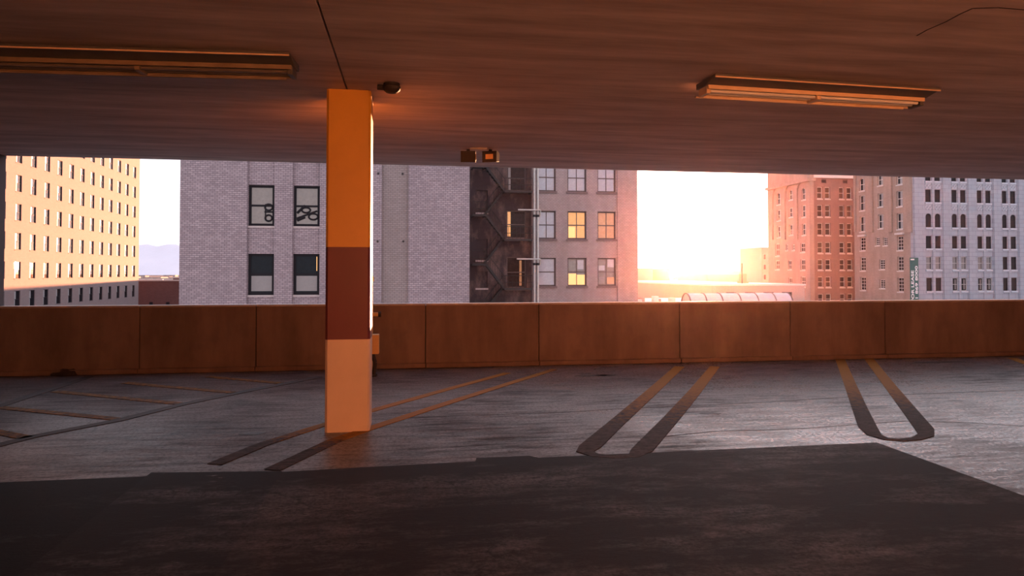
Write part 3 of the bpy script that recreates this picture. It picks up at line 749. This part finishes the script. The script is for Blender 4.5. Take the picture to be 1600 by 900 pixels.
# ---- brown corner building far right (flank with arched bays + shaded front)
PB0 = depth_pt(1266, 427, 139.0); FB = Frame((PB0.x, PB0.y), GRID)
bA = thing('corner_building', 'brown brick building with arched bays on its flank and paired white-trimmed windows', 'building', (PB0.x, PB0.y, STREET), GRID)
far = FB.on_u(1200.5, 427, 0.0)[0]
RF = lambda u, d, z: (d, far - u, z)        # flank frame: u runs from the far end to the near corner
def fl(x, y, d=0.0):
    v_, z = FB.on_u(x, y, d); return far - v_, z + zoff
zTA = fl(1262, 262)[1] + 3
bays_px = [(1206.5, 1220.5, 294), (1226, 1241, 288.5), (1245, 1261, 284)]
bay_o = []
for a, b_, yt in bays_px:
    u0, u1 = fl(a, 330)[0], fl(b_, 330)[0]; bay_o.append((u0, u1, fl((a + b_) / 2, 374)[1], fl((a + b_) / 2, yt)[1], True))
low_px = [(1212, 1218, 381, 400), (1211.5, 1218, 407, 421), (1231.5, 1237, 407, 421), (1251, 1258, 380, 394), (1251, 1258, 405.5, 422), (1251, 1258, 432, 448), (1231.5, 1237.5, 434, 449), (1228, 1231.5, 382, 391), (1238, 1242, 382, 391)]
low_o = [(fl(a, 400)[0], fl(b_, 400)[0], fl(a, d_)[1], fl(a, c_)[1]) for a, b_, c_, d_ in low_px]
in_px = [(1212.3, 1218, ((302, 320), (328.5, 345), (353.5, 371))), (1231, 1237, ((297, 312.6), (325, 339.5), (351.5, 367.5))), (1251, 1257, ((294.5, 312.5), (321, 339.5), (350, 367.5)))]
in_o = []
for a, b_, rr in in_px:
    for n_, (c_, d_) in enumerate(rr): in_o.append((fl(a, 330)[0], fl(b_, 330)[0], fl(a, d_)[1], fl(a, c_)[1], n_ == 0))
wdA = FB.on(1272.5, 400)[0]
def wallBA(bm):
    facade(bm, 0, far, 0, zTA, bay_o + low_o, .3, RF)
    shell(bm, 0, wdA, 0, far, 0, zTA, skip=('left',))
part('flank_wall', wallBA, 'buff_brick', bA)
bm = bmesh.new(); facade(bm, .2, far - .2, min(o_[2] for o_ in bay_o) - .3, zTA - .3, in_o, .25, lambda u, d, z: RF(u, d + .3, z)); obj('bay_wall', mesh_of(bm, 'bay_wall', 'buff_brick'), bA)
bpart('cornice', (-.5, wdA + .3, -.3, far + .3, fl(1262, 281)[1] - .3, fl(1262, 279)[1]), 'buff_brick', bA)
for o_ in low_o: window(bA, RF, -math.pi / 2, *o_[:4], .2, 'frame_pale', 'glass_brown', 'frame_pale', bars_v=1, bars_h=1, fw=.16, sill_h=.25)
for o_ in in_o: window(bA, lambda u, d, z: RF(u, d + .3, z), -math.pi / 2, *o_[:4], .2, 'frame_pale', 'glass_dark', 'frame_pale', bars_h=1, fw=.14, sill_h=.25, blinds=((.45, 1, 0, 1, 'blind_white'),))
REC = 1.2
def fb(x, y): u, z = FB.on(x, y, REC); return u, z + zoff
frows = ((292.4, 310.7), (320.5, 338.9), (348.6, 367.6), (378.4, 395.5), (405.3, 421.8), (432.2, 448.7), (459, 475.5))
fcols = ((1277.4, 1285.4), (1289.6, 1297.6), (1311.6, 1319.3), (1323.6, 1331.2), (1346, 1353.6), (1358, 1365.6))
fo = [(fb(a, 380)[0], fb(b_, 380)[0], fb(1300, d_)[1], fb(1300, c_)[1]) for a, b_ in fcols for c_, d_ in frows]
vent = [(fb(a, 283)[0], fb(b_, 283)[0], fb(1300, 286.3)[1], fb(1300, 280.8)[1]) for a, b_ in ((1283.5, 1291), (1317, 1324))]
zF = fb(1300, 278.5)[1]; uF = fb(1392, 380)[0]
def wallBF(bm):
    facade(bm, wdA, uF, 0, zF, fo + vent, .25, lambda u, d, z: (u, d + REC, z)); shell(bm, wdA, uF, REC, far - .5, 0, zF, skip=('front',))
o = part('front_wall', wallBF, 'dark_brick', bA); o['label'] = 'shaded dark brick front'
bpart('roof_coping', (wdA + .02, uF, REC - .35, REC + .6, zF + .001, fb(1300, 272.8)[1]), 'roof_white', bA)
for o_ in fo: window(bA, lambda u, d, z: (u, d + REC, z), 0, *o_, .16, 'frame_pale', 'glass_brown', 'frame_pale', bars_h=1, fw=.13, sill_h=.25)
for o_ in vent: window(bA, lambda u, d, z: (u, d + REC, z), 0, *o_, .16, 'frame_brown', 'glass_brown', None, bars_v=2, bars_h=0, fw=.1)

# ---- white terracotta building with brick flank
PW0 = depth_pt(1427.5, 427, 120.0); FW = Frame((PW0.x, PW0.y), GRID)
bW = thing('terracotta_building', 'white terracotta office block with paired dark windows and buff brick flank', 'building', (PW0.x, PW0.y, STREET), GRID)
farW = FW.on_u(1335.5, 427, 0.0)[0]
RW = lambda u, d, z: (d, farW - u, z)
def fw_(x, y): v_, z = FW.on_u(x, y, 0.0); return farW - v_, z + zoff
def ff(x, y): u, z = FW.on(x, y); return u, z + zoff
zW = ff(1500, 232)[1]
flank_px = [(1344, 1352.5, ((278, 298), (305, 329), (338, 362), (371, 391.5), (402, 423), (433, 453.5)), 1), (1372.5, 1381, ((272, 289.5), (302, 323), (335, 357)), 0),
            (1402, 1411.5, ((268, 288), (298, 322.5), (333, 358), (369, 391), (401, 423), (433.6, 455.8)), 0),
            (1373.8, 1382.5, ((405.6, 420.8), (437, 450.5)), 0), (1368, 1375, ((371, 383.5),), 0), (1380, 1387, ((371, 383.5),), 0)]
wo_ = []
for a, b_, rr, ar in flank_px:
    for n_, (c_, d_) in enumerate(rr):
        up3 = n_ < 3 and len(rr) > 2
        wo_.append(((fw_(a, 400)[0], fw_(b_, 400)[0], fw_((a + b_) / 2, d_)[1], fw_((a + b_) / 2, c_)[1], bool(ar and n_ == 0)), up3, n_))
pairs = [((1447, 1456), (1461.5, 1470.5)), ((1488, 1496.3), (1501.6, 1510.3)), ((1527.7, 1535.5), (1541, 1549.4)), ((1566.8, 1574.4), (1579.6, 1588.2)), ((1605, 1612.4), (1617.6, 1626))]
wrows = ((262.5, 283), (296.3, 316.2), (333.6, 355.3), (368.6, 388.3), (401, 421.3), (434.2, 454.8))
fo = []
for pi_, pr in enumerate(pairs):
    for a, b_ in pr:
        for ri, (c_, d_) in enumerate(wrows):
            fo.append((ff(a, 400)[0], ff(b_, 400)[0], ff(1460, d_)[1], ff(1460, c_)[1], ri == 2, pi_, ri))
uW = ff(1650, 400)[0]
part('front_wall', lambda bm: (facade(bm, 0, uW, 0, zW, [o_[:5] for o_ in fo], .24, ID), shell(bm, 0, uW, 0, farW, 0, zW, skip=('front', 'left'))), 'white_terracotta', bW)
o = part('flank_wall', lambda bm: facade(bm, 0, farW - .6, 0, zW, [o_[0] for o_ in wo_], .3, RW), 'buff_brick', bW); o['label'] = 'buff brick flank'
bpart('corner_return', (-.02, .0, 0, .6, 0, zW), 'white_terracotta', bW)
for o_ in fo:
    bl = ((.04, .8, .02, .98, 'blind_grey'),) if (o_[6] == 4 and o_[5] < 3) else ()
    if o_[6] == 5 and o_[5] in (1, 2): bl = ((.5, .75, .1, .9, 'blind_grey'),)
    window(bW, ID, 0, *o_[:4], .16, 'frame_black' if bl == () else 'frame_pale', 'glass_dark', 'sill_white', bars_h=1, fw=.09, blinds=bl, sill_h=.3, sill_p=.16)
for o_, up3, n_ in wo_:
    if up3: window(bW, RW, -math.pi / 2, *o_[:4], .22, 'frame_pale', 'glass_dark', 'frame_pale', bars_h=1, fw=.14, sill_h=.22, blinds=((.45, 1, 0, 1, 'blind_white'),))
    else: window(bW, RW, -math.pi / 2, *o_[:4], .22, 'frame_pale', 'glass_brown', 'frame_pale', bars_v=1, bars_h=3, fw=.12, sill_h=.22)
for a, b_ in ((1336, 1338.5), (1358.5, 1365), (1389, 1395), (1419.5, 1426)):
    u0, u1 = fw_(a, 330)[0], fw_(b_, 330)[0]; z0 = fw_((a + b_) / 2, 363)[1]
    part('pilaster', lambda bm: box(bm, -.3, -.001, farW - u1, farW - u0, z0, zW), 'buff_brick', bW)
for x0, x1, y in ((1342, 1353.5, 369), (1400, 1413, 366)):
    part('lintel', lambda bm: box(bm, -.35, -.001, farW - fw_(x1, y)[0], farW - fw_(x0, y)[0], fw_(x0, y)[1] - .15, fw_(x0, y)[1] + .2), 'frame_pale', bW)
piers = ((1428, 1444), (1473.5, 1485.5), (1513, 1525.5), (1552.5, 1564.5), (1591.5, 1603))
for a, b_ in piers:
    part('pier', lambda bm: (box(bm, ff(a, 400)[0], ff(b_, 400)[0], -.22, -.001, 0, zW), box(bm, ff(a, 400)[0] - .18, ff(a, 400)[0] - .001, -.1, -.001, 0, zW), box(bm, ff(b_, 400)[0] + .001, ff(b_, 400)[0] + .18, -.1, -.001, 0, zW)), 'white_terracotta', bW)
for pr in pairs:
    a, b_ = ff(pr[0][1] + .9, 400)[0], ff(pr[1][0] - .9, 400)[0]
    part('mullion', lambda bm: box(bm, a, b_, -.12, -.001, 0, zW), 'white_terracotta', bW)
    for (yt, yb) in ((286.5, 295), (320, 333)):
        for w0, w1 in pr:
            u0, u1 = ff(w0 - .3, 400)[0], ff(w1 + .3, 400)[0]; zb_, zt_ = ff(1460, yb)[1], ff(1460, yt)[1]
            if yb == 333: zb_ += .45
            def sp_(bm):
                tt = .11
                box(bm, u0, u1, -.1, -.001, zt_ - tt, zt_); 
                if yb != 333: box(bm, u0, u1, -.1, -.001, zb_, zb_ + tt)
                nn = 2
                for i in range(nn):
                    ua2 = u0 + (u1 - u0) * i / nn; ub2 = u0 + (u1 - u0) * (i + 1) / nn; um = (ua2 + ub2) / 2; zm = (zb_ + zt_) / 2
                    for (p_, q_) in (((ua2, zm), (um, zt_ - tt)), ((um, zt_ - tt), (ub2, zm)), ((ub2, zm), (um, zb_ + tt)), ((um, zb_ + tt), (ua2, zm))):
                        d = (Vector(q_) - Vector(p_)); n2 = Vector((-d.y, d.x)).normalized() * .05
                        prism(bm, [tuple(Vector(p_) - n2), tuple(Vector(q_) - n2), tuple(Vector(q_) + n2), tuple(Vector(p_) + n2)], -.08, -.001, 'y')
            part('spandrel_panel', sp_, 'sill_white', bW)

# ---- lease banner on the corner
su0, su1 = FW.on(1422.3, 430, -.6)[0], FW.on(1435.2, 430, -.6)[0]
sz = lambda y: FW.on(1429, y, -.6)[1] + zoff
sign = thing('lease_sign', 'tall green vertical sign with white lettering at the white building corner', 'sign', (PW0.x, PW0.y, STREET), GRID)
bpart('board', (su0, su1, -.6, -.5, sz(482), sz(402.5)), 'sign_green', sign)
bpart('top_bracket', (su0 + .1, su0 + .75, -.68, -.601, sz(406.5), sz(404.5)), 'sign_white', sign)
for y in (410, 440, 475): bpart('wall_bracket', (.05, .15, -.499, -.221, sz(y) - .05, sz(y) + .05), 'dark_metal', sign)
def lettering(txt, uc_, ztop, length, height):
    cu = bpy.data.curves.new('lettering', 'FONT'); cu.body = txt; cu.extrude = 0.01; cu.offset = .02
    tmp = bpy.data.objects.new('lettering_tmp', cu); col.objects.link(tmp)
    me = bpy.data.meshes.new_from_object(tmp.evaluated_get(bpy.context.evaluated_depsgraph_get()))
    bpy.data.objects.remove(tmp); bpy.data.curves.remove(cu)
    xs = [v_.co.x for v_ in me.vertices]; ys = [v_.co.y for v_ in me.vertices]
    kx = length / (max(xs) - min(xs)); ky = height / (max(ys) - min(ys)); x1, y0, y1 = max(xs), min(ys), max(ys)
    for v_ in me.vertices:                    # reads upward: text x -> z, text y -> -u
        x, y, z = v_.co; v_.co = (uc_ - (y - (y0 + y1) / 2) * ky, -.615 - z, ztop + (x - x1) * kx)
    me.materials.clear(); me.materials.append(MATS['sign_white']); obj('lettering', me, sign)
pxm = 120.0 / F
lettering('FOR LEASE', su0 + (su1 - su0) * .27, sz(422.5), 48.5 * pxm, .52)
lettering('801 869 8000', su0 + (su1 - su0) * .74, sz(415.5), 64 * pxm, .50)

# ---- low buildings toward the sun
def block(name, label, cat, x0, x1, ytop, Y, depth, mat, roof='roof_white', extra=None, ang=GRID, bottom=STREET):
    """box building whose front top edge runs between two pixels at depth Y"""
    p0 = depth_pt(x0, ytop, Y); fr = Frame(p0[:2], ang); u1 = fr.on(x1, ytop)[0]
    r = thing(name, label, cat, (p0.x, p0.y, bottom), ang); H = p0.z - bottom
    bpart('wall', (0, u1, 0, depth, 0, H - .25), mat, r)
    bpart('roof', (-.15, u1 + .15, -.15, depth + .15, H - .249, H), roof, r)
    if extra: extra(r, fr, u1, H)
    return r
def ext_white(r, fr, u1, H):
    u, _ = fr.on(1200, 440); w = fr.on(1208, 440)[0] - u
    c0 = part('chimney', lambda bm: box(bm, u, u + w, 8, 9.0, H, H + 1.5), 'stucco_orange', r); part('chimney_cap', lambda bm: box(bm, u - .2, u + w + .2, 7.8, 9.2, H, H + .3), 'stucco_orange', c0)
    part('mast', lambda bm: tube(bm, (u - .5, 7, H), (u - .5, 7, H + 3.2), .1, 8), 'dark_metal', r)
    for k in range(4):
        uu = u1 * (.15 + .2 * k); f_ = bpart('window', (uu, uu + 1.6, -.06, -.001, H - 2.6, H - 1.2), 'frame_brown', r); bpart('pane', (uu + .12, uu + 1.48, -.075, -.0605, H - 2.5, H - 1.3), 'glass_brown', f_)
block('low_building', 'low building with a broad white flat roof and a small orange chimney', 'building', 1112, 1257, 444, 100, 50, 'stucco_pink', 'roof_white', ext_white)
block('low_building', 'low orange-walled building beside the pinkish brick wing', 'building', 955, 1047, 440.3, 172, 50, 'stucco_orange', 'roof_white', lambda r, fr, u1, H: [bpart('parapet_edge', (-.1, u1 + .1, -.3, -.151, H - .6, H + .1), 'roof_white', r), bpart('roof_unit', (u1 - 5, u1 - 3, 20, 23, H, H + 1.0), 'stucco_pink', r)])
block('low_building', 'distant pink block behind the orange-walled building', 'building', 950, 1020, 418.8, 320, 40, 'stucco_pink', 'roof_white')
block('low_building', 'distant ochre block beneath the sun', 'building', 1020, 1046, 420, 330, 40, 'stucco_orange', 'roof_grey')
block('low_building', 'distant long pale block behind the narrow pink tower', 'building', 1118, 1215, 423.2, 420, 60, 'stucco_pink', 'roof_white')
block('low_building', 'distant flat-roofed block in front of the long pale one', 'building', 1105, 1230, 428, 340, 30, 'stucco_pink', 'roof_white')
def ext_tower(r, fr, u1, H):
    for k in range(5):
        for i in range(2):
            z = H - 2.2 - 3.1 * k; u = .5 + 1.5 * i
            f_ = bpart('window', (u, u + .9, -.06, -.001, z - 1.7, z), 'frame_pale', r); bpart('pane', (u + .1, u + .8, -.075, -.0605, z - 1.6, z - .1), 'glass_brown', f_)
block('apartment_tower', 'narrow pink tower showing beside the brown building', 'building', 1190, 1230, 386, 210, 14, 'stucco_pink', 'roof_white', ext_tower)
def ext_red(r, fr, u1, H):
    for x in (236, 262, 288, 314):
        u = fr.on(x, 475)[0]; z0 = fr.on(x, 478)[1] + zoff; z1_ = fr.on(x, 472)[1] + zoff
        f_ = bpart('window', (u - .3, u + .35, -.06, -.001, z0 - .6, z1_), 'frame_black', r); bpart('pane', (u - .24, u + .29, -.075, -.0605, z0 - .5, z1_ - .06), 'glass_dark', f_)
    u = fr.on(250, 437)[0]
    bpart('roof_unit', (u - 1.8, u - .7, 3, 4, H, H + .12), 'roof_white', r)
    bpart('rear_parapet', (u + .5, u1, 6, 6.4, H, H + .3), 'oxblood_brick', r)
block('low_building', 'low oxblood brick building between the tan tower and the grey brick block', 'building', 150, 545, 437.5, 134, 12, 'oxblood_brick', 'roof_grey', ext_red)

# ---- skylight vault on a near roof
V0 = depth_pt(1072, 458, 62.0); FV = Frame(V0[:2], GRID)
r_low = thing('low_building', 'near flat roof carrying the barrel skylight, just beyond the parapet', 'building', (V0.x, V0.y, STREET), GRID)
HV = V0.z - STREET - 1.1
bpart('wall', (-4.6, 13, -4, 18, 0, HV - .3), 'stucco_orange', r_low)
bpart('roof', (-4.7, 13.1, -4.1, 18.1, HV - .299, HV - .001), 'roof_white', r_low)
for k in range(5):
    bpart('roof_vent', (-4.3 + k * .8, -3.8 + k * .8, 1 + (k % 2) * 1.5, 1.6 + (k % 2) * 1.5, HV, HV + .5 + .15 * (k % 3)), ('roof_white', 'stucco_pink')[k % 2], r_low, 0.03)
sk = thing('barrel_skylight', 'barrel-vaulted skylight with dark ribs on a low roof under the sun', 'skylight', (V0.x, V0.y, STREET + HV), GRID)
ribs = [FV.on(x, 458)[0] for x in (1072, 1097, 1122, 1150, 1177, 1204)]
ribs.append(ribs[-1] + 1.6)
rv = 1.08
def arcpts(rad, n=12): return [(-rad * math.cos(math.pi * i / n), rad * math.sin(math.pi * i / n)) for i in range(n + 1)]
for a, b_ in zip(ribs[:-1], ribs[1:]):
    def vp(bm):
        pts = arcpts(rv); lo = [bm.verts.new((a + .03, y, z)) for y, z in pts]; hi = [bm.verts.new((b_ - .03, y, z)) for y, z in pts]
        for i in range(len(pts) - 1): bm.faces.new((lo[i], hi[i], hi[i + 1], lo[i + 1]))
        bm.faces.new(lo); bm.faces.new(hi)
    part('glazing_panel', vp, 'vault_panel', sk, smooth=False)
for u in ribs:
    def rb(bm):
        po, pi2 = arcpts(rv + .05), arcpts(rv - .03)
        prism(bm, po + pi2[::-1], u - .045, u + .045, 'x')
    part('rib', rb, 'vault_rib', sk)

# ---- far city strip, hills and ground
rnd = random.Random(11)
def city(bm):
    for k in range(90):
        Y = 600 + rnd.random() * 1600; x = rnd.choice((rnd.uniform(120, 340), rnd.uniform(960, 1240)))
        X = (x - 800) / F * Y; w = rnd.uniform(8, 26); h = rnd.uniform(4, 15 if x < 400 else 13)
        box(bm, X - w, X + w, Y, Y + 20, STREET, STREET + h)
bm = bmesh.new(); city(bm)
tag(obj('distant_city', mesh_of(bm, 'distant_city', 'city_mix')), 'hazy strip of distant low city buildings below the hills', 'city', kind='stuff')
def hills(bm):
    rows_ = []
    for j, (Yd, k) in enumerate(((7200, 0), (7600, .45), (8000, 1.0), (9200, .75))):
        row = []
        for i in range(61):
            X = -9000 + i * 110; px = 800 + X / 8000 * F
            hh = 8000 / F * (58 - .22 * (px - 200) + 6 * math.sin(px * .05) + 2.0 * math.sin(px * .17)); hh = max(hh, 4) * k
            row.append(bm.verts.new((X * Yd / 8000, Yd, STREET + (hh if k else -6))))
        rows_.append(row)
    for a, b_ in zip(rows_[:-1], rows_[1:]):
        for i in range(60): bm.faces.new((a[i], a[i + 1], b_[i + 1], b_[i]))
bm = bmesh.new(); hills(bm)
tag(obj('hills', mesh_of(bm, 'hills', 'hill_haze_tint', smooth=True)), 'pale lavender mountain ridge behind the distant city', 'mountain', kind='structure')
bm = bmesh.new(); box(bm, -12000, 12000, 12.2, 16000, STREET - 1, STREET)
tag(obj('ground', mesh_of(bm, 'ground', 'street')), 'street level ground far below the parking deck', 'ground', kind='structure')

# ---- haze volume added to imitate lens flare, from the deck to the far blocks
m = bpy.data.materials.new('haze'); m.use_nodes = True; t = m.node_tree; t.nodes.clear()
out = N(t, 'ShaderNodeOutputMaterial'); vsn = N(t, 'ShaderNodeVolumeScatter'); t.links.new(vsn.outputs[0], out.inputs['Volume'])
vsn.inputs['Density'].default_value = 0.000085; vsn.inputs['Anisotropy'].default_value = 0.90; vsn.inputs['Color'].default_value = (1, 0.54, 0.48, 1)
MATS['haze'] = m
bm = bmesh.new(); box(bm, -150, 190, -16, 560, STREET - 3, 75)
tag(obj('flare_haze', mesh_of(bm, 'flare_haze', 'haze')), 'thin haze added to imitate lens flare around the low sun', 'haze', kind='stuff')
